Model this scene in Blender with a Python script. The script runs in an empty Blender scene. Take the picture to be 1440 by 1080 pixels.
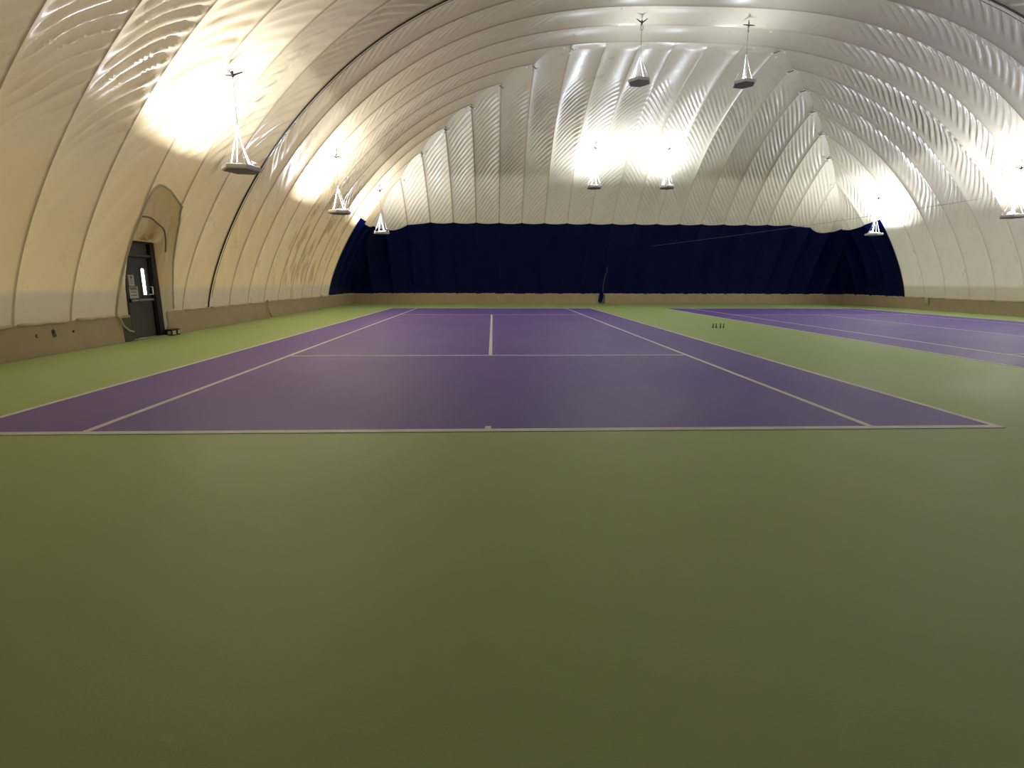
import bpy, bmesh, math, random
import numpy as np
from mathutils import Vector, Matrix

# ------------------------------------------------------------------ camera, world, exposure
scene = bpy.context.scene
COL = scene.collection
PITCH, YAW, ROLL = -0.197, 0.0367, 0.003
CAM = Vector((0.055, -5.137, 1.524))
cp, sp, cy, sy = math.cos(PITCH), math.sin(PITCH), math.cos(YAW), math.sin(YAW)
fwd = Vector((sy * cp, cy * cp, sp)); rgt = Vector((cy, -sy, 0)); upv = rgt.cross(fwd)
cr, sr = math.cos(ROLL), math.sin(ROLL)
rgt, upv = cr * rgt + sr * upv, -sr * rgt + cr * upv
cam_data = bpy.data.cameras.new('camera')
cam_data.sensor_width = 36.0
cam_data.lens = 733.1 / 1440 * 36.0
cam_data.clip_start = 0.05
cam_data.clip_end = 200
cam = bpy.data.objects.new('camera', cam_data)
cam.matrix_world = Matrix(((rgt.x, upv.x, -fwd.x, CAM.x), (rgt.y, upv.y, -fwd.y, CAM.y),
                           (rgt.z, upv.z, -fwd.z, CAM.z), (0, 0, 0, 1)))
COL.objects.link(cam)
scene.camera = cam

world = bpy.data.worlds.new('world')
scene.world = world
world.use_nodes = True
world.node_tree.nodes['Background'].inputs[0].default_value = (0.90, 0.97, 1.08, 1)   # overcast daylight outside the dome
world.node_tree.nodes['Background'].inputs[1].default_value = 1.10

vs = scene.view_settings
vs.view_transform = 'Standard'
vs.look = 'None'
vs.gamma = 1
vs.use_curve_mapping = False
vs.exposure = 0.48
LAMP_WATTS = 262.0
scene.cycles.diffuse_bounces = 6
LAMP_COLOR = (0.85, 0.95, 1.10)

# ------------------------------------------------------------------ dimensions (metres)
XL, XR, YF, Z0, H, PP, QQ = -8.9, 23.4, 29.27, 0.64, 10.0, 2.85, 1.32
XC = (XL + XR) / 2
A = (XR - XL) / 2
SP = 1.361                                  # seam spacing
FIRST = A - 11 * SP                         # first seam, measured from a wall
YN = YF - 2 * FIRST - 24 * SP
TOPT = FIRST + 8 * SP                       # where an end wall meets the barrel
YC = (YF + YN) / 2
COURT2 = 15.03
rng = random.Random(7)


def prof(t):
    t = np.clip(t, 0, A)
    return Z0 + H * (1 - (1 - t / A) ** PP) ** (1 / QQ)


def inv(z):
    h = np.clip((np.asarray(z, float) - Z0) / H, 0, 1)
    return A * (1 - (1 - h ** QQ) ** (1 / PP))


_t = A * np.linspace(0, 1, 6001) ** 2.2
_z = prof(_t)
_t2 = np.concatenate([_t, 2 * A - _t[-2::-1]])
_z2 = np.concatenate([_z, _z[-2::-1]])
_s2 = np.concatenate([[0], np.cumsum(np.hypot(np.diff(_t2), np.diff(_z2)))])
STOT = _s2[-1]


def S(t):
    return np.interp(t, _t2, _s2)


def smooth(x):
    x = np.clip(x, 0, 1)
    return x * x * (3 - 2 * x)


# ------------------------------------------------------------------ helpers
def link(o, parent=None):
    COL.objects.link(o)
    if parent is not None:
        o.parent = parent
    return o


def tag(o, label=None, cat=None, group=None, kind=None):
    if label: o['label'] = label
    if cat: o['category'] = cat
    if group: o['group'] = group
    if kind: o['kind'] = kind
    return o


def empty(name, loc=(0, 0, 0), rz=0, parent=None):
    o = bpy.data.objects.new(name, None)
    o.empty_display_size = 0.2
    o.location = loc
    o.rotation_euler = (0, 0, rz)
    return link(o, parent)


class MB:
    """collects shapes, then links them as one mesh object"""

    def __init__(self):
        self.bm = bmesh.new()

    def box(self, c, s, rot=None, bevel=0.0):
        m = Matrix.Translation(c)
        if rot is not None: m = m @ rot.to_4x4()
        r = bmesh.ops.create_cube(self.bm, size=1, matrix=m @ Matrix.Diagonal((s[0], s[1], s[2], 1)))
        if bevel:
            es = {e for v in r['verts'] for e in v.link_edges}
            bmesh.ops.bevel(self.bm, geom=list(es), offset=bevel, segments=2, affect='EDGES', profile=0.5)
        return self

    def tube(self, pts, r, n=8, closed_ends=True, r2=None):
        pts = [Vector(p) for p in pts]
        rings = []
        k = len(pts)
        prev = None
        for i, p in enumerate(pts):
            d = (pts[min(i + 1, k - 1)] - pts[max(i - 1, 0)])
            if d.length < 1e-9: d = Vector((0, 0, 1))
            d.normalize()
            if prev is None:
                a = Vector((0, 0, 1)) if abs(d.z) < 0.9 else Vector((1, 0, 0))
                x = d.cross(a).normalized()
            else:
                x = (prev - d * prev.dot(d)).normalized()
            prev = x
            y = d.cross(x)
            rr = r if r2 is None else r + (r2 - r) * i / (k - 1)
            rings.append([self.bm.verts.new(p + rr * (math.cos(2 * math.pi * j / n) * x + math.sin(2 * math.pi * j / n) * y)) for j in range(n)])
        for i in range(k - 1):
            for j in range(n):
                self.bm.faces.new((rings[i][j], rings[i][(j + 1) % n], rings[i + 1][(j + 1) % n], rings[i + 1][j]))
        if closed_ends:
            self.bm.faces.new(rings[0][::-1])
            self.bm.faces.new(rings[-1])
        return self

    def strap(self, pts, w, th, side=Vector((1, 0, 0))):
        """flat band through pts; w may be a list of widths"""
        pts = [Vector(p) for p in pts]
        ws = w if isinstance(w, (list, tuple)) else [w] * len(pts)
        rings = []
        for i, p in enumerate(pts):
            d = (pts[min(i + 1, len(pts) - 1)] - pts[max(i - 1, 0)]).normalized()
            sd = (side - d * side.dot(d)).normalized()
            nn = d.cross(sd)
            a, b = sd * ws[i] / 2, nn * th / 2
            rings.append([self.bm.verts.new(p + q) for q in (a + b, -a + b, -a - b, a - b)])
        for i in range(len(pts) - 1):
            for j in range(4):
                self.bm.faces.new((rings[i][j], rings[i][(j + 1) % 4], rings[i + 1][(j + 1) % 4], rings[i + 1][j]))
        self.bm.faces.new(rings[0][::-1]); self.bm.faces.new(rings[-1])
        return self

    def lathe(self, prof_rz, n=24, c=(0, 0, 0), phase=0.0, axis=None):
        m = Matrix.Translation(c)
        if axis is not None: m = m @ axis.to_4x4()
        rings = []
        for r, z in prof_rz:
            if r < 1e-6:
                rings.append([self.bm.verts.new(m @ Vector((0, 0, z)))])
            else:
                rings.append([self.bm.verts.new(m @ Vector((r * math.cos(phase + 2 * math.pi * j / n), r * math.sin(phase + 2 * math.pi * j / n), z))) for j in range(n)])
        for a, b in zip(rings, rings[1:]):
            for j in range(n):
                j2 = (j + 1) % n
                if len(a) == 1 and len(b) == 1: continue
                if len(a) == 1: self.bm.faces.new((a[0], b[j2], b[j]))
                elif len(b) == 1: self.bm.faces.new((a[j], a[j2], b[0]))
                else: self.bm.faces.new((a[j], a[j2], b[j2], b[j]))
        return self

    def poly(self, pts, depth):
        """extruded polygon: pts are Vectors, depth is a Vector"""
        a = [self.bm.verts.new(p) for p in pts]
        b = [self.bm.verts.new(Vector(p) + depth) for p in pts]
        n = len(a)
        self.bm.faces.new(a[::-1]); self.bm.faces.new(b)
        for i in range(n):
            self.bm.faces.new((a[i], a[(i + 1) % n], b[(i + 1) % n], b[i]))
        return self

    def build(self, name, mat, parent=None, smooth_=False):
        bmesh.ops.recalc_face_normals(self.bm, faces=self.bm.faces[:])
        me = bpy.data.meshes.new(name)
        self.bm.to_mesh(me); self.bm.free()
        me.materials.append(mat)
        if smooth_:
            me.polygons.foreach_set('use_smooth', [True] * len(me.polygons))
        return link(bpy.data.objects.new(name, me), parent)


def grid_mesh(name, P, UV, mat, parent=None):
    """P: (nv, nu, 3) array of points, UV: (nv, nu, 2)"""
    nv, nu, _ = P.shape
    me = bpy.data.meshes.new(name)
    idx = np.arange(nv * nu).reshape(nv, nu)
    q = np.stack([idx[:-1, :-1], idx[:-1, 1:], idx[1:, 1:], idx[1:, :-1]], -1).reshape(-1, 4)
    nf = len(q)
    me.vertices.add(nv * nu)
    me.vertices.foreach_set('co', P.astype(np.float32).ravel())
    me.loops.add(nf * 4)
    me.loops.foreach_set('vertex_index', q.astype(np.int32).ravel())
    me.polygons.add(nf)
    me.polygons.foreach_set('loop_start', np.arange(0, nf * 4, 4, dtype=np.int32))
    me.polygons.foreach_set('loop_total', np.full(nf, 4, dtype=np.int32))
    me.polygons.foreach_set('use_smooth', np.ones(nf, dtype=bool))
    uv = me.uv_layers.new(name='uv')
    uv.data.foreach_set('uv', UV.reshape(-1, 2)[q.ravel()].astype(np.float32).ravel())
    me.materials.append(mat)
    me.update()
    me.validate()
    return link(bpy.data.objects.new(name, me), parent)


# ------------------------------------------------------------------ materials
class NT:
    def __init__(self, name):
        self.mat = bpy.data.materials.new(name)
        self.mat.use_nodes = True
        self.t = self.mat.node_tree
        self.p = self.t.nodes['Principled BSDF']

    def n(self, kind, **kw):
        nd = self.t.nodes.new(kind)
        for k, v in kw.items(): setattr(nd, k, v)
        return nd

    def l(self, a, b):
        self.t.links.new(a, b)

    def math(self, op, a, b=None, clamp=False):
        nd = self.n('ShaderNodeMath', operation=op, use_clamp=clamp)
        for i, v in enumerate((a, b)):
            if v is None: continue
            if isinstance(v, (int, float)): nd.inputs[i].default_value = v
            else: self.l(v, nd.inputs[i])
        return nd.outputs[0]

    def ramp(self, v, a, b, lo=0.0, hi=1.0):
        nd = self.n('ShaderNodeMapRange', interpolation_type='SMOOTHSTEP')
        self.l(v, nd.inputs[0])
        for i, x in enumerate((a, b, lo, hi)): nd.inputs[i + 1].default_value = x
        return nd.outputs[0]

    def mix(self, f, a, b):
        nd = self.n('ShaderNodeMix', data_type='RGBA')
        if isinstance(f, (int, float)): nd.inputs[0].default_value = f
        else: self.l(f, nd.inputs[0])
        for i, v in ((6, a), (7, b)):
            if isinstance(v, tuple): nd.inputs[i].default_value = (*v, 1) if len(v) == 3 else v
            else: self.l(v, nd.inputs[i])
        return nd.outputs[2]

    def noise(self, scale, detail=3, vec=None, vscale=None, rough=0.5):
        nd = self.n('ShaderNodeTexNoise')
        nd.inputs['Scale'].default_value = scale
        nd.inputs['Detail'].default_value = detail
        nd.inputs['Roughness'].default_value = rough
        if vec is not None:
            if vscale is not None:
                mp = self.n('ShaderNodeMapping')
                mp.inputs['Scale'].default_value = vscale
                self.l(vec, mp.inputs['Vector'])
                vec = mp.outputs[0]
            self.l(vec, nd.inputs['Vector'])
        return nd.outputs[0]

    def bump(self, h, strength, dist=0.01):
        nd = self.n('ShaderNodeBump')
        nd.inputs['Strength'].default_value = strength
        nd.inputs['Distance'].default_value = dist
        self.l(h, nd.inputs['Height'])
        self.l(nd.outputs[0], self.p.inputs['Normal'])

    def set(self, color=None, rough=None, metal=None, spec=None, coat=None):
        if color is not None:
            if isinstance(color, tuple): self.p.inputs['Base Color'].default_value = (*color, 1)
            else: self.l(color, self.p.inputs['Base Color'])
        if rough is not None:
            if isinstance(rough, (int, float)): self.p.inputs['Roughness'].default_value = rough
            else: self.l(rough, self.p.inputs['Roughness'])
        if metal is not None: self.p.inputs['Metallic'].default_value = metal
        if spec is not None: self.p.inputs['Specular IOR Level'].default_value = spec
        return self


def simple(name, color, rough=0.5, metal=0.0, var=0.12, scale=30.0, spec=0.5):
    m = NT(name)
    geo = m.n('ShaderNodeNewGeometry')
    nz = m.noise(scale, 3, geo.outputs['Position'])
    dark = tuple(c * (1 - var) for c in color)
    lite = tuple(min(1, c * (1 + var)) for c in color)
    m.set(m.mix(nz, dark, lite), rough, metal, spec)
    return m.mat


def emit(name, color, strength):
    m = NT(name)
    m.set((0.8, 0.8, 0.8), 0.4)
    m.p.inputs['Emission Color'].default_value = (*color, 1)
    m.p.inputs['Emission Strength'].default_value = strength
    return m.mat


def make_vinyl(name, tint_amt=1.0, thin=0.24):
    m = NT(name)
    geo = m.n('ShaderNodeNewGeometry')
    sep = m.n('ShaderNodeSeparateXYZ'); m.l(geo.outputs['Position'], sep.inputs[0])
    x, y, z = sep.outputs
    uvn = m.n('ShaderNodeUVMap', uv_map='uv')
    suv = m.n('ShaderNodeSeparateXYZ'); m.l(uvn.outputs[0], suv.inputs[0])
    u = suv.outputs[0]
    base = (0.77, 0.68, 0.52)
    # yellower vinyl towards the door side of the hall, less so higher up
    tint = m.ramp(x, 5.5, -4.5)
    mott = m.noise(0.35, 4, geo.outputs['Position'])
    tintf = m.math('MULTIPLY', tint, m.ramp(mott, 0.2, 0.75, 0.75, 1.0))
    tintf = m.math('MULTIPLY', m.math('MULTIPLY', tintf, tint_amt), m.ramp(z, 3.2, 6.5, 1.0, 0.62))
    col = m.mix(tintf, base, (0.80, 0.555, 0.255))
    # clouded dirt
    blot = m.noise(1.3, 5, geo.outputs['Position'], None, 0.6)
    col = m.mix(m.math('MULTIPLY', m.ramp(blot, 0.5, 0.8), 0.22), col, (0.52, 0.44, 0.32))
    # brown water runs low on the door side wall
    runs = m.noise(1.6, 4, geo.outputs['Position'], (1.0, 1.6, 0.09))
    runm = m.math('MULTIPLY', m.ramp(runs, 0.48, 0.66), m.ramp(x, -5.0, -6.8))
    yy = m.math('MULTIPLY', m.ramp(y, 15.5, 18.0), m.ramp(y, 23.6, 21.5))
    runm = m.math('MULTIPLY', m.math('MULTIPLY', runm, yy), m.ramp(z, 1.1, 1.5))
    col = m.mix(m.math('MULTIPLY', runm, 0.6), col, (0.30, 0.17, 0.06))
    # grey skirt strip along the foot of the long sides
    sk = m.math('MULTIPLY', m.ramp(m.math('ADD', z, m.math('MULTIPLY', mott, 0.12)), 1.42, 1.22), m.ramp(m.math('ABSOLUTE', m.math('SUBTRACT', x, XC)), A - 1.2, A - 1.0))
    col = m.mix(m.math('MULTIPLY', sk, 0.75), col, (0.68, 0.575, 0.42))
    # darker brown along the welded seams, stronger on the door side
    e = m.math('MINIMUM', u, m.math('SUBTRACT', 1.0, u))
    sm = m.math('MULTIPLY', m.ramp(e, 0.040, 0.006), m.ramp(x, 8.0, -4.0, 0.22, 0.80))
    col = m.mix(sm, col, (0.34, 0.23, 0.12))
    rough = m.ramp(blot, 0.3, 0.8, 0.27, 0.42)
    m.set(col, rough, 0, 0.5)
    cr = m.noise(26, 3, geo.outputs['Position'])
    cr2 = m.noise(5, 3, geo.outputs['Position'])
    m.bump(m.math('ADD', m.math('MULTIPLY', cr, 0.25), cr2), 0.35, 0.012)
    # thin vinyl lets daylight through; doubled layers (skirt, welded seams) let less through
    tr = m.n('ShaderNodeBsdfTranslucent')
    m.l(col, tr.inputs[0])
    wgt = m.math('MULTIPLY', m.math('SUBTRACT', 1.0, m.math('MULTIPLY', sk, 0.34)), thin)
    ms = m.n('ShaderNodeMixShader')
    m.l(wgt, ms.inputs[0]); m.l(m.p.outputs[0], ms.inputs[1]); m.l(tr.outputs[0], ms.inputs[2])
    m.l(ms.outputs[0], m.t.nodes['Material Output'].inputs['Surface'])
    return m.mat


def make_blue():
    m = NT('navy_vinyl')
    geo = m.n('ShaderNodeNewGeometry')
    blot = m.noise(1.1, 4, geo.outputs['Position'])
    m.set(m.mix(blot, (0.0006, 0.0030, 0.050), (0.0010, 0.0055, 0.085)), 0.40, 0, 0.16)
    cr = m.noise(7, 3, geo.outputs['Position'])
    m.bump(cr, 0.3, 0.012)
    return m.mat


def make_floor(name, c0, c1, c2, rough):
    m = NT(name)
    geo = m.n('ShaderNodeNewGeometry')
    big = m.noise(0.28, 4, geo.outputs['Position'])
    sweep = m.noise(1.0, 3, geo.outputs['Position'], (1.6, 0.06, 1))
    fine = m.noise(90, 3, geo.outputs['Position'])
    col = m.mix(m.ramp(big, 0.3, 0.7), c0, c1)
    col = m.mix(m.math('MULTIPLY', m.ramp(sweep, 0.45, 0.75), 0.35), col, c2)
    col = m.mix(m.math('MULTIPLY', fine, 0.15), col, tuple(c * 0.7 for c in c0))
    scuff = m.noise(3.2, 6, geo.outputs['Position'], (1.0, 2.2, 1.0), 0.62)
    col = m.mix(m.math('MULTIPLY', m.ramp(scuff, 0.66, 0.78), 0.30), col, tuple(min(1, c * 1.7 + 0.02) for c in c1))
    m.set(col, m.ramp(big, 0.2, 0.8, rough - 0.06, rough + 0.08), 0, 0.9)
    m.bump(fine, 0.25, 0.003)
    return m.mat


M_VINYL = make_vinyl('yellow_white_vinyl')
M_VINYL_END = make_vinyl('white_vinyl_end_wall', 0.12, 0.13)
M_VINYL_HOOD = make_vinyl('yellow_vinyl_hood', 1.0, 0.10)
M_VINYL_FRONT = make_vinyl('white_vinyl_opaque', 0.12, 0.0)   # made opaque to keep daylight out and the near floor darker
M_BLUE = make_blue()
M_GREEN = make_floor('green_acrylic', (0.430, 0.620, 0.220), (0.455, 0.645, 0.235), (0.480, 0.655, 0.260), 0.50)
M_PURPLE = make_floor('purple_acrylic', (0.165, 0.086, 0.520), (0.178, 0.094, 0.545), (0.195, 0.110, 0.560), 0.50)
M_LINE = simple('white_line_paint', (0.95, 0.95, 0.96), 0.5, var=0.02, scale=8)
M_CURB = simple('tan_concrete', (0.54, 0.42, 0.30), 0.75, var=0.14, scale=2.2)
M_HEM = simple('cream_hem_vinyl', (0.66, 0.58, 0.46), 0.45, var=0.08, scale=4)
M_JOINT = simple('black_joint_strip', (0.012, 0.011, 0.010), 0.5)
M_STEEL = simple('dark_grey_steel', (0.085, 0.088, 0.092), 0.38, 0.2, 0.15, 3)
M_FRAME = simple('black_brown_frame', (0.028, 0.022, 0.020), 0.45, 0.1, 0.2, 4)
M_HEADER = simple('grey_brown_panel', (0.11, 0.095, 0.078), 0.6, 0, 0.15, 5)
M_CHROME = simple('brushed_steel', (0.42, 0.41, 0.40), 0.32, 0.8, 0.1, 20)
M_PAPER = simple('white_sign_board', (0.62, 0.60, 0.58), 0.5, 0, 0.04, 10)
M_INK = simple('black_print', (0.03, 0.03, 0.035), 0.6)
M_RED = simple('red_print', (0.33, 0.09, 0.10), 0.6)
M_PANE = emit('daylit_glass', (1, 1, 1), 2.6)
M_LAMPWHITE = simple('white_enamel', (0.66, 0.63, 0.64), 0.4, 0, 0.04, 5)
M_LAMPDARK = simple('grey_lamp_underside', (0.13, 0.125, 0.12), 0.5, 0, 0.06, 5)
M_LENS = emit('glowing_lens', LAMP_COLOR, 6.0)
M_STRAP = simple('white_webbing', (0.80, 0.80, 0.80), 0.6, 0, 0.03, 10)
M_WIRE = simple('steel_wire', (0.25, 0.25, 0.25), 0.4, 0.5)
M_BLACK = simple('black_plastic', (0.012, 0.012, 0.012), 0.4)
M_PALE = simple('pale_plastic', (0.58, 0.58, 0.52), 0.4, 0, 0.05)
M_ROPE = simple('cream_rope', (0.62, 0.54, 0.42), 0.8, 0, 0.15, 60)
M_PEG = simple('dark_green_rubber', (0.022, 0.026, 0.010), 0.6)
M_THRESH = simple('pale_sill_concrete', (0.36, 0.37, 0.30), 0.6, 0, 0.1, 8)
M_BOLT = simple('bright_white_cap', (0.95, 0.95, 0.94), 0.2, 0.0, 0.02)

# ------------------------------------------------------------------ floor and courts
floor = MB().box(((XL + XR) / 2, YC, -0.05), (XR - XL + 1.6, YF - YN + 1.6, 0.1)).build('floor', M_GREEN)
tag(floor, 'green painted acrylic hall floor around two purple courts', kind='structure')


def court(x0, label):
    w2, L = 5.485, 23.77
    surf = MB().box((x0, L / 2, 0.0015), (2 * w2, L, 0.003)).build('court_surface', M_PURPLE, floor)
    surf['label'] = label

    def line(name, x, y, w, l):
        MB().box((x0 + x, y, 0.0035), (w, l, 0.005)).build(name, M_LINE, surf)
    line('baseline', 0, 0.05, 2 * w2, 0.10)
    line('baseline', 0, L - 0.05, 2 * w2, 0.10)
    for s in (-1, 1):
        line('doubles_sideline', s * (w2 - 0.0375), L / 2, 0.075, L - 0.2)
        line('singles_sideline', s * 4.0775, L / 2, 0.075, L - 0.2)
    for y in (5.485, 18.285):
        line('service_line', 0, y, 8.08, 0.075)
    line('center_service_line', 0, L / 2, 0.072, 12.72)
    line('center_mark', 0, 0.15, 0.065, 0.10)
    line('center_mark', 0, L - 0.15, 0.065, 0.10)
    return surf


court(0, 'purple court with white lines, on the door side of the hall')
court(COURT2, 'purple court with white lines, on the side away from the door')

# a pale glint of light, painted on the floor beside the curb
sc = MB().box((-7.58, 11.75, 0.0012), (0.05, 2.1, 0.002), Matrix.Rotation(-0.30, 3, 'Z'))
sc.build('painted_glint', simple('pale_glint_paint', (0.42, 0.47, 0.30), 0.5, 0, 0.3, 3), floor)
tag(MB().box((-3.62, -2.28, 0.004), (0.018, 0.011, 0.006), Matrix.Rotation(0.6, 3, 'Z')).build('paper_scrap', M_PAPER),
    'tiny white scrap lying on the open green floor', 'scrap')

# ------------------------------------------------------------------ concrete curbs
CT = 0.34
DOOR_Y0, DOOR_Y1 = 8.16, 9.52


def curb(name, x0, x1, y0, y1):
    o = MB().box(((x0 + x1) / 2, (y0 + y1) / 2, 0.324), (x1 - x0, y1 - y0, 0.648), bevel=0.012).build(name, M_CURB)
    return tag(o, kind='structure')


cl = curb('baseboard_left', XL - CT, XL, DOOR_Y1 + 0.12, YF + CT)
cl2 = curb('baseboard_left', XL - CT, XL, YN - CT, DOOR_Y0)
crt = curb('baseboard_right', XR, XR + CT, YN - CT, YF + CT)
cb = curb('baseboard_back', XL, XR, YF, YF + CT)
cf = curb('baseboard_front', XL, XR, YN - CT, YN)
cl['label'] = 'tan concrete curb on the door side running from the door to the blue wall'
cl2['label'] = 'tan concrete curb on the door side with conduit holes'
crt['label'] = 'tan concrete curb along the side away from the door'
cb['label'] = 'tan concrete curb under the navy end wall'
cf['label'] = 'tan concrete curb behind the viewer'

# openings left in the curb near the door
RX = Matrix.Rotation(math.pi / 2, 3, 'Y')
for yy, zz, r, ring in ((5.42, 0.415, 0.035, True), (5.82, 0.46, 0.05, False), (6.33, 0.42, 0.028, False)):
    b = MB().lathe([(0, 0.006), (r * 0.8, 0.006), (r, 0.0), (0, -0.01)], 16, (XL + 0.002, yy, zz), 0, RX)
    h = b.build('conduit_hole', M_BLACK, cl2, True)
    if ring:
        MB().lathe([(r * 0.5, 0.002), (r * 0.5, 0.012), (0, 0.012)], 14, (XL + 0.004, yy, zz), 0, RX).build('conduit_plug', M_CURB, h)
b = MB().lathe([(0, 0.004), (0.05, 0.003), (0.052, 0.0)], 16, (XL + 0.002, 5.83, 0.395), 0, RX).build('patch', M_HEADER, cl2, True)
# pale mortar end next to the door
MB().box((XL + 0.006, DOOR_Y0 - 0.16, 0.30), (0.012, 0.30, 0.58)).build('patch', M_HEADER, cl2)
for xx, zz, w in ((0.42, 0.42, 0.10), (14.55, 0.44, 0.10), (15.4, 0.40, 0.07)):
    pl = MB().box((xx, YF - 0.012, zz), (w, 0.024, w * 1.2), bevel=0.006).build('outlet_plate', M_PALE, cb)

# ------------------------------------------------------------------ the air-supported membrane
ceiling = tag(empty('ceiling', (XC, YC, 0)), 'cream vinyl barrel roof of an air-supported dome, made of arching panels', kind='structure')
wall_back = tag(empty('wall_back', (XC, YF, 0)), 'end wall of the dome, cream gores above a navy band', kind='structure')
wall_front = tag(empty('wall_front', (XC, YN, 0)), 'end wall of the dome behind the viewer', kind='structure')


def child(o, parent):
    o.parent = parent
    o.matrix_parent_inverse = Matrix.Translation(parent.location).inverted()
    return o


BILLOW = 0.185
ZB = 4.87
SHADE_SHELL_Z = 7.2


def wrinkle(u, s, c, sg, seed, amp, lam, lo, hi, theta=0.66, skew=0.0):
    """diagonal tension folds climbing towards the middle of the hall"""
    r = np.random.RandomState(seed)
    ph = r.rand(12) * 6.283
    ca = u * SP
    warp = 0.022 * np.sin(1.3 * s + ph[0]) + 0.014 * np.sin(2.9 * s + 2.1 * ca + ph[1]) + 0.03 * np.sin(0.7 * s - 1.2 * ca + ph[2])
    p = ca * math.cos(theta) - sg * s * math.sin(theta) + warp
    f = 0.5 + 0.5 * np.cos(2 * math.pi * p / lam + 0.5 * np.sin(0.8 * s + ph[3]))
    f2 = 0.5 + 0.5 * np.cos(2 * math.pi * p / (lam * 0.57) + ph[4] + 1.5 * np.sin(1.1 * s + 2 * ca))
    h = f ** 1.6 + 0.30 * f2
    uu = u if sg > 0 else 1 - u
    eu = smooth((uu - skew) / 0.30) * smooth((1 - uu) / 0.09)
    patch = 0.5 + 0.5 * np.sin(0.55 * s + ph[5] + 1.1 * np.sin(1.7 * ca + ph[6]))
    patch = 0.62 + 0.38 * smooth(patch * 1.5)
    along = smooth((s - lo) / 1.8) * smooth((hi - s) / 2.0)
    return -amp * h * eu * patch * along


def panel(frame, c0, c1, parent, mat, lower, upper, name, wr=None, nu=30, dv=0.062, groin=None, seed=0, cfine=False, top_fade=False, cutedge=''):
    """one strip of membrane between two seams. frame L/R: along a long side, B: over the barrel, E/N: end walls"""
    u = np.linspace(0, 1, nu)
    c = c0 + (c1 - c0) * u
    uf = u if not isinstance(cfine, tuple) else cfine[0] + (cfine[1] - cfine[0]) * u
    lo = lower(c, uf); hi = upper(c, uf)
    nv = max(3, int(np.max(hi - lo) / dv) + 1)
    v = np.linspace(0, 1, nv)[:, None]
    s = lo[None, :] + (hi - lo)[None, :] * v
    U = np.broadcast_to(uf[None, :], s.shape); Cc = np.broadcast_to(c[None, :], s.shape)
    t = np.interp(s, _s2, _t2); z = np.interp(s, _s2, _z2)
    e = 0.004
    tt = np.interp(np.clip(s + e, 0, STOT), _s2, _t2) - np.interp(np.clip(s - e, 0, STOT), _s2, _t2)
    tz = np.interp(np.clip(s + e, 0, STOT), _s2, _z2) - np.interp(np.clip(s - e, 0, STOT), _s2, _z2)
    ln = np.hypot(tt, tz) + 1e-12
    nt, nz = -tz / ln, tt / ln
    sm_ = np.minimum(s, STOT - s) if frame == 'B' else s
    bil = 4 * U * (1 - U)
    bil = bil ** 0.8
    off = BILLOW * bil * (0.22 + 0.78 * smooth(sm_ / 1.6))
    if top_fade: off = off * smooth((S(TOPT) - s) / 0.8)
    w = np.ones_like(s)
    if groin is not None:
        g = groin(c)[None, :] - s
        w = smooth(g / 0.8)
    if wr is not None:
        wv = wr(U, sm_, Cc) * (smooth((np.abs(g) - 0.1) / 0.7) if groin is not None else 1)
        if cutedge in ('low', 'both'): wv = wv * smooth((s - lo[None, :]) / 0.14)
        if cutedge in ('high', 'both'): wv = wv * smooth((hi[None, :] - s) / 0.14)
        off = off + wv
    # pulled star folds where seams meet on the hip
    if groin is not None and wr is not None:
        for cc, sd in ((0.0, 1), (1.0, -1)):
            du = np.abs(U - cc) * SP
            d = np.hypot(du, g) + 0.05
            ang = np.arctan2(g, du)
            off = off - 0.020 * np.exp(-(d / 0.42) ** 2) * smooth(d / 0.12) * (0.5 + 0.5 * np.cos(15 * ang))
    dt, dz = nt * w, nz * w + (1 - w) * 0.85
    t2 = t + off * dt; z2 = z + off * dz
    if frame in 'EN':
        x = Cc
        fac = (prof(np.minimum(x - XL, XR - x)) - prof(TOPT)) * (np.abs(x - XC) < 3 * SP + 1e-3)
        z2 = z2 + fac * (t / TOPT) ** 3
    if frame == 'L' or frame == 'B': P = np.stack([XL + t2, Cc, z2], -1)
    elif frame == 'R': P = np.stack([XR - t2, Cc, z2], -1)
    elif frame == 'E': P = np.stack([Cc, YF - t2, z2], -1)
    else: P = np.stack([Cc, YN + t2, z2], -1)
    o = grid_mesh(name, P, np.stack([U, s], -1), mat)
    return child(o, parent)


def const(k):
    return lambda c, u: np.full_like(c, k)


# outline of the doorway opening in the membrane: height above floor for each y
_do = np.array([(7.66, 2.6), (7.70, 3.15), (7.85, 3.48), (8.17, 3.64), (8.6, 3.58), (9.0, 3.36), (9.45, 2.95), (9.69, 2.32), (9.86, 1.6), (9.98, 0.64)])
_dy = np.linspace(7.66, 9.98, 140)
_dz = np.interp(_dy, _do[:, 0], _do[:, 1])
for _ in range(12):
    _dz[1:-1] = 0.25 * _dz[:-2] + 0.5 * _dz[1:-1] + 0.25 * _dz[2:]
DOOR_OPEN = np.stack([_dy, _dz], -1)


def door_low(c, u):
    z = np.interp(c, DOOR_OPEN[:, 0], DOOR_OPEN[:, 1], right=Z0)
    return S(inv(z))


seed = 100
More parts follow.
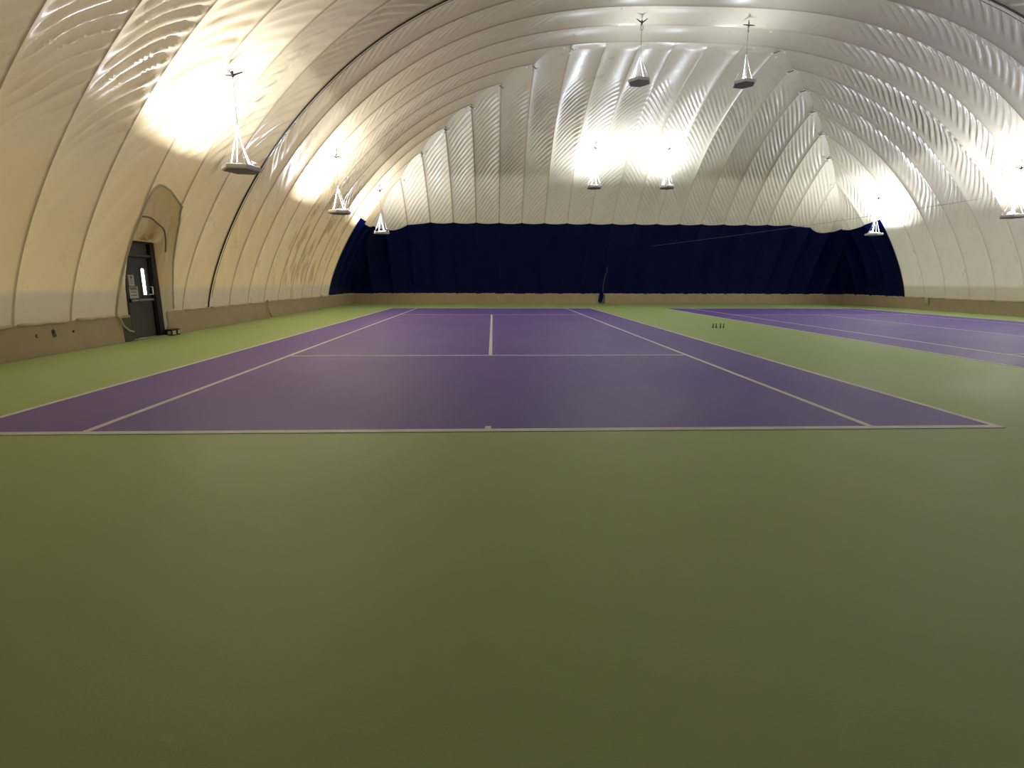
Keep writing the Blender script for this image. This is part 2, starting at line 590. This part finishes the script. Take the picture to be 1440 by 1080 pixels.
# barrel strips, curb to curb
yb = [YF - TOPT - SP * k for k in range(9)]
for k in range(8):
    c1, c0 = yb[k], yb[k + 1]
    sg = 1 if (c0 + c1) / 2 < YC else -1
    seed += 1
    lam = 0.27 if k > 3 else 0.23
    wr = (lambda sd, sg_, lm: lambda U, s, C_: wrinkle(U, s, C_, sg_, sd, 0.048 if lm > 0.25 else 0.070, lm, 3.0, 16.0, 0.62, 0.12) + wrinkle(U, s, C_, sg_, sd + 5000, 0.045, 0.58, -0.6, 7.5, 0.45))(seed, sg, lam)
    if c1 > 7.7 and c0 < 9.9:
        cuts = sorted({c0, c1} | {q for q in (9.98,) if c0 < q < c1})
        for a, b in zip(cuts, cuts[1:]):
            fr = ((a - c0) / (c1 - c0), (b - c0) / (c1 - c0))
            openp = a < 9.97
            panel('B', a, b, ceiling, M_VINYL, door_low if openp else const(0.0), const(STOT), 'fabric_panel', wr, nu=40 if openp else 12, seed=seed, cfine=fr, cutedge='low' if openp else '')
    else:
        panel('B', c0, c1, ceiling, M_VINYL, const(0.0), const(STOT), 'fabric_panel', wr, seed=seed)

# strips that end on a hip, at both ends of the hall, and the end gores
edges = [0.0] + [FIRST + SP * k for k in range(9)]


def zb_end(tx):
    return ZB - 0.40 * np.exp(-((tx - 2.75) / 1.15) ** 2)


def zb_side(te):
    return ZB - 0.05 - 0.30 * smooth((5.3 - te) / 3.2)


for far in (True, False):
    wall = wall_back if far else wall_front
    for k in range(9):
        e0, e1 = edges[k], edges[k + 1]
        for side in 'LR':
            seed += 1
            c0, c1 = (YF - e0, YF - e1) if far else (YN + e0, YN + e1)
            te = (lambda c: YF - c) if far else (lambda c: c - YN)
            g = lambda c: S(te(c))
            sg = (-1 if far else 1)
            # u runs from the end wall inwards, so the folds lean to larger u
            wr = (lambda sd: lambda U, s, C_: wrinkle(U, s, C_, 1, sd, 0.075, 0.21, 2.8, 14.5, 0.62, 0.02) + wrinkle(U, s, C_, 1, sd + 5000, 0.018, 0.55, -0.6, 6.0, 0.45))(seed)
            hi_res = far or k > 3
            kw = dict(groin=g, seed=seed, nu=30 if far else (26 if k > 3 else 8), dv=0.062 if far else (0.08 if k > 3 else 0.3))
            if not hi_res: wr = None
            if k == 0: kw['nu'] = 14
            up = lambda c, u: np.maximum(S(te(c)), 0.004)
            if k < 4:
                cut = lambda c, u: np.minimum(S(inv(zb_side(te(c)) - 0.06 * 4 * u * (1 - u))), S(te(c)) + 0.0)
                bw = (lambda sd: lambda U, s, C_: 0.35 * wrinkle(U, s, C_, 1, sd, 0.010, 0.55, -1, 8))(seed) if far else None
                panel(side, c0, c1, wall, M_BLUE, const(0.0), lambda c, u: np.maximum(cut(c, u), 0.004), 'navy_panel', bw, cutedge='high', **kw)
                if e1 > 1.6:
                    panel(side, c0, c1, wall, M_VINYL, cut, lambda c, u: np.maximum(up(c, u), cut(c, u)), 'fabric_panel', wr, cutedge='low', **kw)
            else:
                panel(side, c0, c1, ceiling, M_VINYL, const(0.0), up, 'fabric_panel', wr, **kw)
    # end gores
    xs = [XL] + [XC + SP * k for k in range(-11, 12)] + [XR]
    for i in range(24):
        seed += 1
        c0, c1 = xs[i], xs[i + 1]
        mid = (c0 + c1) / 2
        centre = abs(mid - XC) < 3 * SP
        sg = 1 if mid < XC else -1
        tx = lambda c: np.minimum(np.minimum(c - XL, XR - c), TOPT)
        g = None if centre else (lambda c: S(tx(c)))
        wr = (lambda sd, sg_: lambda U, s, C_: wrinkle(U, s, C_, sg_, sd, 0.070, 0.185, 1.0, 14.2, 0.60))(seed, sg) if far else None
        kw = dict(groin=g, seed=seed, nu=30 if far else 8, dv=0.055 if far else 0.3, top_fade=centre)
        up = lambda c, u: np.maximum(S(tx(c)), 0.004)
        cut = lambda c, u: np.minimum(S(inv(zb_end(np.minimum(c - XL, XR - c)) - 0.15 * (4 * u * (1 - u)) ** 0.8)), S(tx(c)))
        fr = 'E' if far else 'N'
        bw = (lambda sd, sg_: lambda U, s, C_: 0.5 * wrinkle(U, s, C_, sg_, sd, 0.012, 0.5, -1, 9))(seed, sg) if far else None
        panel(fr, c0, c1, wall, M_BLUE, const(0.0), lambda c, u: np.maximum(cut(c, u), 0.004), 'navy_panel', bw, cutedge='high', **kw)
        if 0 < i < 23:
            panel(fr, c0, c1, wall, M_VINYL_END if far else M_VINYL_FRONT, cut, lambda c, u: np.maximum(up(c, u), cut(c, u)), 'fabric_panel', wr, cutedge='low', **kw)

# unseen opaque shell, added outside the crown to keep daylight off the roof
M_SHADE_SHELL = simple('grey_shade_shell', (0.35, 0.35, 0.36), 0.8)
gx = np.linspace(XL - 0.5, XR + 0.5, 90)[None, :]; gy = np.linspace(YN - 0.5, YF + 0.5, 90)[:, None]
zc_ = SHADE_SHELL_Z
te_ = float(inv(zc_))
gx = np.linspace(XL + te_ - 0.35, XR - te_ + 0.35, 100)[None, :] + 0 * np.zeros((100, 1))
gy = np.linspace(YN + te_ - 0.35, YF - te_ + 0.35, 100)[:, None] + 0 * gx
dd = np.minimum(np.minimum(gx - XL, XR - gx), np.minimum(gy - YN, YF - gy))
gz = prof(dd) + 0.42
child(grid_mesh('added_shade_shell', np.stack([gx, gy, gz], -1), np.stack([gx, gy], -1), M_SHADE_SHELL), ceiling)

# the black clamped joint over the middle of the barrel
def arc_pt(s, y, inset=0.0, side='B'):
    t = float(np.interp(s, _s2, _t2)); z = float(np.interp(s, _s2, _z2))
    e = 0.01
    a = float(np.interp(min(s + e, STOT), _s2, _t2) - np.interp(max(s - e, 0), _s2, _t2))
    b = float(np.interp(min(s + e, STOT), _s2, _z2) - np.interp(max(s - e, 0), _s2, _z2))
    l = math.hypot(a, b)
    return Vector((XL + t + inset * b / l, y, z - inset * a / l))


JY = YF - FIRST - SP * 12
jp = [arc_pt(s, JY, 0.012) for s in np.linspace(0.02, STOT - 0.02, 240)]
child(MB().strap(jp, 0.055, 0.02, Vector((0, 1, 0))).build('black_joint', M_JOINT), ceiling)
jp = [arc_pt(s, JY + 0.22, -0.03) for s in np.linspace(0.3, STOT - 0.3, 200)]
child(MB().strap(jp, 0.014, 0.01, Vector((0, 1, 0))).build('lacing_cord', M_HEADER), ceiling)

# bright bolts where the seams meet on the hips, and along the barrel seams
bolt_me = None


def bolt(p, parent, r=0.058):
    global bolt_me
    if bolt_me is None:
        o = MB().lathe([(0, -0.6), (0.75, -0.45), (1, 0), (0.75, 0.45), (0, 0.6)], 10).build('seam_bolt', M_BOLT, None, True)
        bolt_me = o.data
    else:
        o = link(bpy.data.objects.new('seam_bolt', bolt_me))
    o.location = p
    o.scale = (r, r, r)
    child(o, parent)


for k in range(2, 9):
    e = FIRST + SP * k
    zz = float(prof(e))
    for sx in (1, -1):
        X = XL + e if sx > 0 else XR - e
        c = Vector((X, YF - e, zz - 0.04))
        bolt(c + Vector((sx * -0.30, 0.06, -0.20 * (1 - k / 11))), ceiling)
        bolt(c + Vector((sx * 0.16, 0.10, -0.10)), ceiling, 0.05)
        bolt(c + Vector((sx * -0.06, 0.22, -0.17)), ceiling, 0.05)
        if k > 2:
            bar = MB().box(c + Vector((sx * 0.02, 0.12, -0.05)), (0.03, 0.34, 0.035), Matrix.Rotation(sx * -0.5, 3, 'Z')).build('seam_clamp', M_WIRE)
            child(bar, ceiling)
for j, yk in enumerate(yb[:6]):
    for s in (STOT / 2 - 5.2, STOT / 2 - 2.4 - 0.2 * j, STOT / 2 + 3.1):
        p = arc_pt(s, yk + 0.05, 0.05)
        bolt(p, ceiling, 0.03)

# pale rolled hem lying on the curbs, one length for each panel
hem_me = {}


def hem(p, length, along_y, parent):
    key = round(length, 2)
    if key not in hem_me:
        n = 9
        pts = [(0.012 * math.sin(i * 2.1), length * (i / (n - 1) - 0.5), 0.010 * math.sin(i * 1.7)) for i in range(n)]
        o = MB().tube(pts, 0.030, 8).build('hem_roll', M_HEM, None, True)
        hem_me[key] = o.data
    else:
        o = link(bpy.data.objects.new('hem_roll', hem_me[key]))
    o.location = p
    o.rotation_euler = (0, 0, (0 if along_y else math.pi / 2) + rng.uniform(-0.012, 0.012))
    child(o, parent)


for k in range(25):
    y = YN + FIRST + SP * (k + 0.5)
    if y > YF: continue
    if not (7.4 < y < 10.2): hem((XL + 0.005, y, 0.645 + rng.uniform(-0.01, 0.012)), rng.choice((1.30, 1.18, 1.05)), True, ceiling)
    hem((XR - 0.005, y, 0.645 + rng.uniform(-0.01, 0.012)), rng.choice((1.30, 1.18, 1.05)), True, ceiling)
for i in range(22):
    hem((XC + SP * (i - 10.5), YF - 0.005, 0.640 + rng.uniform(-0.006, 0.008)), rng.choice((1.30, 1.18, 0.9, 0.6)), False, wall_back)

# ------------------------------------------------------------------ door in the long side
DX = XL - 0.10
door = tag(empty('door_1', (DX, 8.84, 0)), 'dark grey steel exit door with a narrow lit window and white signs', kind='structure')


def dpart(mb, name, mat, parent=None, sm_=False):
    o = mb.build(name, mat, None, sm_)
    if parent is None: return child(o, door)
    o.parent = parent
    return o


dpart(MB().box((DX - 0.03, 9.41, 1.22), (0.20, 0.20, 2.44), bevel=0.01), 'jamb', M_FRAME)
dpart(MB().box((DX - 0.03, 8.20, 1.22), (0.20, 0.08, 2.44), bevel=0.01), 'jamb', M_FRAME)
dpart(MB().box((DX - 0.06, 8.78, 2.28), (0.06, 1.10, 0.30), bevel=0.006), 'header_panel', M_HEADER)
dpart(MB().box((DX - 0.03, 8.78, 2.44), (0.22, 1.42, 0.05), bevel=0.008), 'head_trim', M_FRAME)
dpart(MB().box((DX - 0.01, 8.78, 2.105), (0.12, 1.06, 0.05), bevel=0.008), 'transom', M_HEADER)
dpart(MB().box((DX - 0.03, 8.78, 2.065), (0.10, 1.06, 0.03)), 'door_stop', M_BLACK)
dpart(MB().box((DX - 0.02, 9.285, 1.04), (0.10, 0.05, 2.04)), 'door_stop', M_BLACK)
leaf = dpart(MB().box((DX - 0.05, 8.75, 1.045), (0.05, 1.02, 2.03), bevel=0.004), 'door_leaf', M_STEEL)
LX = DX - 0.025
dpart(MB().box((LX + 0.006, 9.03, 1.44), (0.018, 0.27, 0.80), bevel=0.006), 'window_frame', M_STEEL, leaf)
pts = []
for i in range(13):
    a = math.pi * i / 12
    pts.append(Vector((LX + 0.017, 9.00 + 0.055 * math.cos(a), 1.74 + 0.05 * math.sin(a))))
pts += [Vector((LX + 0.017, 8.945, 1.12)), Vector((LX + 0.017, 9.055, 1.12))]
dpart(MB().poly(pts, Vector((0.004, 0, 0))), 'window_pane', M_PANE, leaf)
dpart(MB().box((LX + 0.018, 9.115, 1.44), (0.004, 0.05, 0.70)), 'window_pane', simple('grey_glass', (0.20, 0.22, 0.23), 0.1, 0, 0.1), leaf)
dpart(MB().box((LX + 0.04, 8.82, 0.985), (0.05, 0.86, 0.055), bevel=0.012), 'push_bar', M_CHROME, leaf)
dpart(MB().box((LX + 0.03, 8.42, 0.985), (0.06, 0.13, 0.09), bevel=0.012), 'push_bar_end', M_BLACK, leaf)
dpart(MB().box((LX + 0.03, 8.66, 0.985), (0.072, 0.035, 0.075), bevel=0.008), 'push_bar_end', M_BLACK, leaf)
dpart(MB().box((LX + 0.03, 9.225, 0.985), (0.06, 0.06, 0.09), bevel=0.012), 'push_bar_end', M_BLACK, leaf)
# notices: printed marks too small to read in the hall stay illegible strokes
s1 = dpart(MB().box((LX + 0.006, 8.545, 1.485), (0.006, 0.21, 0.27)), 'paper_notice', M_PAPER, leaf)
s2 = dpart(MB().box((LX + 0.006, 8.585, 1.185), (0.006, 0.32, 0.29)), 'warning_sign', M_PAPER, leaf)


def stroke(y, z, w, h, mat, name='print'):
    o = MB().box((LX + 0.0105, y, z), (0.002, w, h)).build(name, mat)
    child(o, door)


stroke(8.55, 1.575, 0.075, 0.022, M_INK); stroke(8.55, 1.548, 0.055, 0.020, M_INK); stroke(8.55, 1.525, 0.03, 0.016, M_INK)
for i, (zz, w) in enumerate(((1.485, 0.12), (1.465, 0.11), (1.425, 0.13), (1.405, 0.09))):
    stroke(8.55, zz, w, 0.007, M_LAMPDARK)
stroke(8.575, 1.292, 0.25, 0.040, M_RED)
for zz, ws in ((1.255, (0.04, 0.03, 0.05, 0.03, 0.04)), (1.195, (0.05, 0.035, 0.055, 0.03)), (1.115, (0.06, 0.03, 0.045, 0.04))):
    y = 8.475
    for w in ws:
        stroke(y + w / 2, zz, w, 0.020, M_INK)
        y += w + 0.012
# small white closer plate at the lock edge
dpart(MB().box((DX + 0.045, 9.245, 1.22), (0.02, 0.03, 0.21), bevel=0.004).box((DX + 0.045, 9.21, 1.315), (0.02, 0.07, 0.02)).box((DX + 0.045, 9.17, 1.125), (0.02, 0.14, 0.018)), 'strike_plate', M_BOLT)
dpart(MB().box((DX - 0.02, 8.84, 0.012), (0.40, 1.34, 0.024), bevel=0.005), 'threshold', M_THRESH)
dpart(MB().box((DX + 0.02, 8.62, 0.032), (0.05, 0.24, 0.016)), 'door_sweep', M_BOLT)

# vinyl hood from the membrane opening back to the door frame
no = 90
op = []
for i in range(len(DOOR_OPEN)):
    op.append(DOOR_OPEN[i])
op = np.array([(7.66, 0.64)] + [tuple(q) for q in op])
seg = np.concatenate([[0], np.cumsum(np.hypot(*np.diff(op, axis=0).T))])
q = np.linspace(0, seg[-1], no)
oy = np.interp(q, seg, op[:, 0]); oz = np.interp(q, seg, op[:, 1])
fr = np.array([(8.19, 0.45), (8.19, 2.46), (9.47, 2.46), (9.48, 0.10)])
fseg = np.array([0, 0.42, 0.66, 1.0])
fq = np.linspace(0, 1, no)
fy = np.interp(fq, fseg, fr[:, 0]); fz = np.interp(fq, fseg, fr[:, 1])
ox = XL + inv(oz)
uo = np.mod((oy - (JY - 10 * SP)) / SP, 1)
bo = BILLOW * (4 * uo * (1 - uo)) ** 0.8 * (0.22 + 0.78 * smooth(S(inv(oz)) / 1.6)) - 0.02
so_ = S(inv(oz))
nt_ = np.interp(so_ + 0.01, _s2, _t2) - np.interp(so_, _s2, _t2); nz_ = np.interp(so_ + 0.01, _s2, _z2) - np.interp(so_, _s2, _z2)
ln_ = np.hypot(nt_, nz_)
ox = ox - bo * nz_ / ln_; oz2 = oz + bo * nt_ / ln_
oz2[-1] = 0.60
nvv = 36
V = np.linspace(0, 1, nvv)[:, None]
fx = np.full(no, DX + 0.05)
topw = smooth((oz - 1.8) / 1.4)[None, :]
bul = np.where(V < 0.5, np.sin(np.pi * V * 2) * 0.16, -np.sin(np.pi * (V - 0.5) * 2) * 0.10) * topw
PX = ox * (1 - V) + fx * V + bul * -0.3
PY = oy * (1 - V) + fy * V
PZ = oz2 * (1 - V) + fz * V + bul * 1.0
qq = q[None, :]
wrk = 0.028 * np.sin(26 * qq + 5 * V + 2 * np.sin(9 * V)) * np.sin(np.pi * V) * (0.25 + 0.75 * topw) + 0.03 * np.sin(9 * qq - 12 * V) * topw * np.sin(np.pi * V) ** 2
PZ = PZ + wrk * topw; PY = PY + wrk * (1 - 0.5 * topw)
hood = grid_mesh('vinyl_hood', np.stack([PX, PY, PZ], -1), np.stack([np.full((nvv, no), 0.5), np.broadcast_to(qq, (nvv, no))], -1), M_VINYL_HOOD)
child(hood, door)
k = nvv // 2
ringp = [Vector((PX[k, i], PY[k, i], PZ[k, i] - 0.03)) for i in range(28, 66)]
for _ in range(6):
    ringp = [ringp[0]] + [(a_ + 2 * b_ + c_) / 4 for a_, b_, c_ in zip(ringp, ringp[1:], ringp[2:])] + [ringp[-1]]
dpart(MB().tube(ringp, 0.020, 8), 'hood_hoop', simple('brown_cord', (0.30, 0.21, 0.13), 0.7), None, True)
dpart(MB().tube([Vector((ox[i], oy[i], oz2[i])) for i in range(0, no, 2)], 0.028, 8), 'edge_piping', M_HEM, None, True)
# bunched surplus vinyl hanging under the hoop
r = np.random.RandomState(3)
aa = np.linspace(0, 1, 40)[None, :]; bb = np.linspace(0, 1, 24)[:, None]
bx = -8.55 + 0.06 * np.sin(9 * aa + 3 * bb) + 0.05 * np.sin(17 * aa - 5 * bb) - 0.2 * bb
by = 8.92 + 0.62 * (aa - 0.5) * (1 - 0.25 * bb) + 0 * bb
bz = 2.98 - 0.10 * (aa - 0.3) ** 2 - 0.52 * bb * (1 - 0.35 * (2 * aa - 1) ** 2) + 0.03 * np.sin(11 * bb + 4 * aa)
sw = grid_mesh('bunched_vinyl', np.stack([bx, by, bz], -1), np.stack([0.5 + 0 * bz, bz], -1), M_VINYL_HOOD)
child(sw, door)

# ------------------------------------------------------------------ things standing near the door
t = empty('door_stop_box', (XL + 0.10, 9.62, 0))
tag(t, 'small black box with two pale panels standing by the door jamb, white chain above', 'box')
MB().box((0, 0, 0.085), (0.20, 0.40, 0.17), bevel=0.02).build('body', M_BLACK, t)
MB().box((0.102, -0.10, 0.08), (0.008, 0.15, 0.105), bevel=0.003).build('panel', M_PALE, t)
MB().box((0.102, 0.12, 0.085), (0.008, 0.09, 0.105), bevel=0.003).build('panel', M_PALE, t)
MB().box((0.03, -0.203, 0.08), (0.09, 0.008, 0.09), bevel=0.003).build('panel', M_PALE, t)
ch = MB()
for i in range(14):
    zz = 0.19 + i * 0.032
    c = Vector((-0.05 + 0.004 * (i % 2), -0.08 - 0.006 * i, zz))
    ch.lathe([(0.006, -0.019), (0.012, -0.01), (0.012, 0.01), (0.006, 0.019)], 6, c)
ch.build('chain', M_STRAP, t, True)


def rope(name, pts, r, label, mat=M_ROPE):
    o = MB().tube(pts, r, 7).build(name, mat, None, True)
    return tag(o, label, 'rope')


o = rope('tie_rope', [(XL + 0.02, 7.66, 0.68), (XL + 0.05, 7.72, 0.58), (XL + 0.05, 7.82, 0.40), (XL + 0.06, 7.98, 0.27), (XL + 0.06, 8.12, 0.24)], 0.022,
         'thick cream vinyl strap lying over the curb end next to the door')


def rope_knot(y, x, s, label, long=True):
    sgn = 1 if x < 0 else -1
    t = tag(empty('tie_rope', (x, y, 0)), label, 'rope', 'ropes hanging over the curbs')
    X = sgn * 0.035
    mem = lambda zz: sgn * (float(inv(zz)) + 0.03)
    MB().tube([(X * 1.9, 0.03, 0.70), (X * 1.2, 0.02, 0.45), (X * 1.1, 0.10, 0.30)], 0.014, 7).build('strand', M_ROPE, t, True)
    MB().tube([(X * 1.5, -0.10, 0.68), (X * 1.3, -0.12, 0.50), (X * 1.2, -0.10, 0.36), (X * 1.2, 0.04, 0.28), (X * 1.2, 0.20, 0.20)], 0.014, 7).build('strand', M_ROPE, t, True)
    if long:
        MB().tube([(X * 1.2, 0.18, 0.21), (X * 1.3, 0.26, 0.12), (X * 1.3, 0.33, 0.07)], 0.022, 7, True, 0.045).build('frayed_end', M_ROPE, t, True)
    MB().lathe([(0, -0.05), (0.035, -0.03), (0.042, 0), (0.035, 0.03), (0, 0.05)], 10, (X * 1.9, 0.0, 0.69)).build('knot', M_ROPE, t, True)
    return t


rope_knot(16.05, XL, 1, 'long cream rope with frayed end hanging to the floor over the door side curb')
rope_knot(22.75, XL, 1, 'short cream rope knotted at the curb where tan and navy vinyl meet', False)
t = tag(empty('fabric_bundle', (XR, 22.35, 0)), 'bunched cream vinyl tail hanging over the curb opposite the door', 'fabric')
MB().tube([(-0.03, 0.0, 0.70), (-0.07, 0.03, 0.62), (-0.08, -0.02, 0.50), (-0.07, 0.0, 0.36)], 0.05, 9, True, 0.10).build('tail', M_HEM, t, True)
MB().lathe([(0, -0.06), (0.05, -0.04), (0.06, 0), (0.05, 0.04), (0, 0.06)], 10, (-0.05, 0.1, 0.67)).build('knot', M_STRAP, t, True)

# loose navy strap in the middle of the end wall
t = tag(empty('navy_strap', (7.18, YF, 0)), 'loose navy vinyl strap hanging from the end wall to the floor', 'strap')
sp_ = [(0.10, 2.30, 0.06), (0.13, 2.05, 0.16), (0.03, 1.75, 0.10), (-0.02, 1.2, 0.10), (0.0, 0.78, 0.16), (-0.04, 0.5, 0.30), (-0.12, 0.12, 0.24)]
mem = lambda zz: -(float(inv(max(zz, 0.64))) + 0.08)
MB().strap([(x_, mem(z_), z_) for x_, z_, w_ in sp_], [w_ for _, _, w_ in sp_], 0.012).build('strap', M_BLUE, t)
MB().tube([(x_ + 0.05, mem(z_) - 0.03, z_) for x_, z_, w_ in sp_[:5]], 0.014, 6).build('rope_edge', simple('grey_lilac_cord', (0.22, 0.21, 0.34), 0.6), t)
MB().box((0.02, -0.03, 0.31), (0.42, 0.04, 0.60), bevel=0.01).build('backing', simple('grey_green_board', (0.13, 0.15, 0.13), 0.6), t)

# four short pegs on the green between the courts
for i, x in enumerate((7.275, 7.385, 7.525, 7.625)):
    lean = (0.12, -0.06, 0.02, 0.10)[i]
    MBp = MB().tube([(0, 0, 0), (0.2 * lean * 0.14, 0, 0.06), (lean * 0.14, 0, 0.145)], 0.020, 8, True, 0.012)
    o = MBp.lathe([(0, 0), (0.034, 0.0), (0.032, 0.008), (0.018, 0.014)], 10).build('ground_peg', M_PEG, None, True)
    o.location = (x, 11.78, 0.0)
    tag(o, ('short dark leaning peg on the green strip, first of four from the door side court', 'short dark peg on the green strip, second of four from the door side court',
            'short dark upright peg on the green strip, third of four from the door side court', 'short dark peg on the green strip, last of four from the door side court')[i], 'peg', 'pegs between the courts')

# slack cable strung from the end wall to the lamps away from the door
a = Vector((9.6, 26.9, 3.55)); b = Vector((20.75, 15.6, 4.95)); c = Vector((22.0, 10.5, 5.3))
pts = []
for i in range(41):
    f = i / 40
    p = a.lerp(b, f); p.z -= 0.10 * math.sin(math.pi * f)
    pts.append(p)
tag(MB().tube(pts, 0.007, 6).build('overhead_cable', M_WIRE, None, True), 'thin grey cable strung from the navy wall towards the opposite side lamps', 'cable')


# ------------------------------------------------------------------ hanging hexagonal uplights
def hang_lamp(x, y, z, anchor, label, rz=0.2, power=1.0):
    t = empty('hanging_lamp', (x, y, z), rz)
    tag(t, label, 'lamp', 'hexagonal uplights hung from the dome')
    R = 0.43
    ph = 0.0
    hs = MB().lathe([(R * 0.93, 0.0), (R, 0.022), (R, 0.095), (R * 0.94, 0.115), (R * 0.90, 0.09), (R * 0.84, 0.05), (0, 0.04)], 6, (0, 0, 0), ph).build('housing', M_LAMPWHITE, t)
    MB().lathe([(R * 0.925, 0.004), (R * 0.86, -0.008), (0, -0.012)], 6, (0, 0, 0), ph).build('underside', M_LAMPDARK, hs)
    lens = MB().lathe([(0.27, 0.055), (0.25, 0.10), (0.19, 0.14), (0.10, 0.165), (0, 0.172)], 24).build('lens', M_LENS, hs, True)
    apex = Vector((0, 0, 1.02))
    for s, wdt in ((-1, 0.022), (1, 0.040)):
        pts = [Vector((s * 0.22 * (1 - f) ** (1.0 if s < 0 else 1.7), 0.02 * s, 0.10 + 0.92 * f)) for f in (0, 0.12, 0.25, 0.4, 0.6, 0.8, 1.0)]
        MB().strap(pts, [wdt, wdt, wdt, wdt * 0.9, wdt * 0.7, wdt * 0.5, wdt * 0.35], 0.010, Vector((0, 1, 0)) if s < 0 else Vector((0.6, 0.8, 0))).build('strap', M_STRAP, t)
    for aa in (math.pi * 2 / 3, -math.pi / 3):
        e = Vector((0.38 * math.cos(aa), 0.38 * math.sin(aa), 0.10))
        MB().tube([e, e.lerp(apex, 0.5) + Vector((0, 0, -0.04)), apex], 0.0028, 5).build('guy_cord', M_STRAP, t)
        MB().lathe([(0.016, -0.01), (0.016, 0.08), (0, 0.085)], 8, e).build('eye_bolt', M_STRAP, hs)
    # spare power lead looped on the pan
    pts = [Vector((0.30 + 0.07 * math.cos(q), 0.05 + 0.07 * math.sin(q), 0.13 + 0.012 * q)) for q in [i * 0.5 for i in range(20)]]
    MB().tube(pts, 0.008, 5).build('power_lead', M_STRAP, hs, True)
    inv_r = Matrix.Rotation(-rz, 3, 'Z')
    top = inv_r @ (Vector(anchor) - Vector((x, y, z)))
    MB().tube([apex, apex.lerp(top, 0.5), top], 0.009, 6).build('suspension_cable', M_WIRE, t)
    br = MB()
    for k in range(3):
        an = k * 2.1 + x
        d = Vector((0.22 * math.cos(an), 0.22 * math.sin(an), 0.06 * math.sin(k * 2.0 + y)))
        br.tube([top + Vector((0, 0, -0.06)), top + d], 0.026, 6, True, 0.012)
    br.tube([top + Vector((0, 0, -0.10)), top + Vector((0, 0, 0.03))], 0.024, 6)
    brk = br.build('anchor_bracket', M_BLACK, t)
    lp = [top + Vector((0.05 * math.sin(q), 0.03 * math.sin(2 * q), -0.17 + 0.13 * math.cos(q))) for q in [i * 0.45 for i in range(14)]]
    MB().tube(lp, 0.009, 5).build('cable_loop', M_WIRE, brk, True)
    ld = bpy.data.lights.new('uplight', 'AREA')
    ld.shape = 'DISK'
    ld.size = 0.46
    ld.spread = math.radians(165)
    ld.energy = LAMP_WATTS * power
    ld.color = LAMP_COLOR
    lo = bpy.data.objects.new('uplight', ld)
    lo.rotation_euler = (math.pi, 0, 0)
    lo.location = (0, 0, 0.185)
    link(lo, t)
    return t


def anchor_at(x, y):
    tx = min(x - XL, XR - x); te = min(YF - y, y - YN)
    tt = min(tx, te)
    z = float(prof(tt)) if te < TOPT and te < tx else float(prof(tx))
    return (x, y, z - 0.05)


rows = [('beside the door side wall', -5.80, (8.0, 15.95, 23.65, 0.0), (4.03, 4.03, 3.92, 4.0)),
        ('over the green strip, door side', 5.40, (7.6, 15.40, 23.60, -0.1), (8.6, 8.58, 6.30, 6.3)),
        ('over the green strip, far from the door', 9.27, (7.6, 15.40, 23.60, -0.1), (8.6, 8.58, 6.33, 6.3)),
        ('beside the wall opposite the door', 20.50, (7.9, 15.55, 23.15, 0.0), (4.0, 4.02, 3.96, 4.0))]
order = ['third from the navy wall', 'second from the navy wall', 'nearest the navy wall', 'fourth from the navy wall']
off = {(0, 0): (0.12, -0.10), (0, 1): (0.0, 0.05), (0, 2): (-0.10, 0.1)}
for i, (place, x, ys, zs) in enumerate(rows):
    for j in range(3):
        power = (0.11, 0.12, 0.45)[j] if i in (1, 2) else (0.84, 0.90, 0.72)[j]
        an = anchor_at(x, ys[j])
        hang_lamp(x, ys[j], zs[j] - 0.04, an, 'hexagonal uplight hung %s, %s' % (place, order[j]), rz=0.15 + 0.37 * ((i * 3 + j) % 4), power=power)
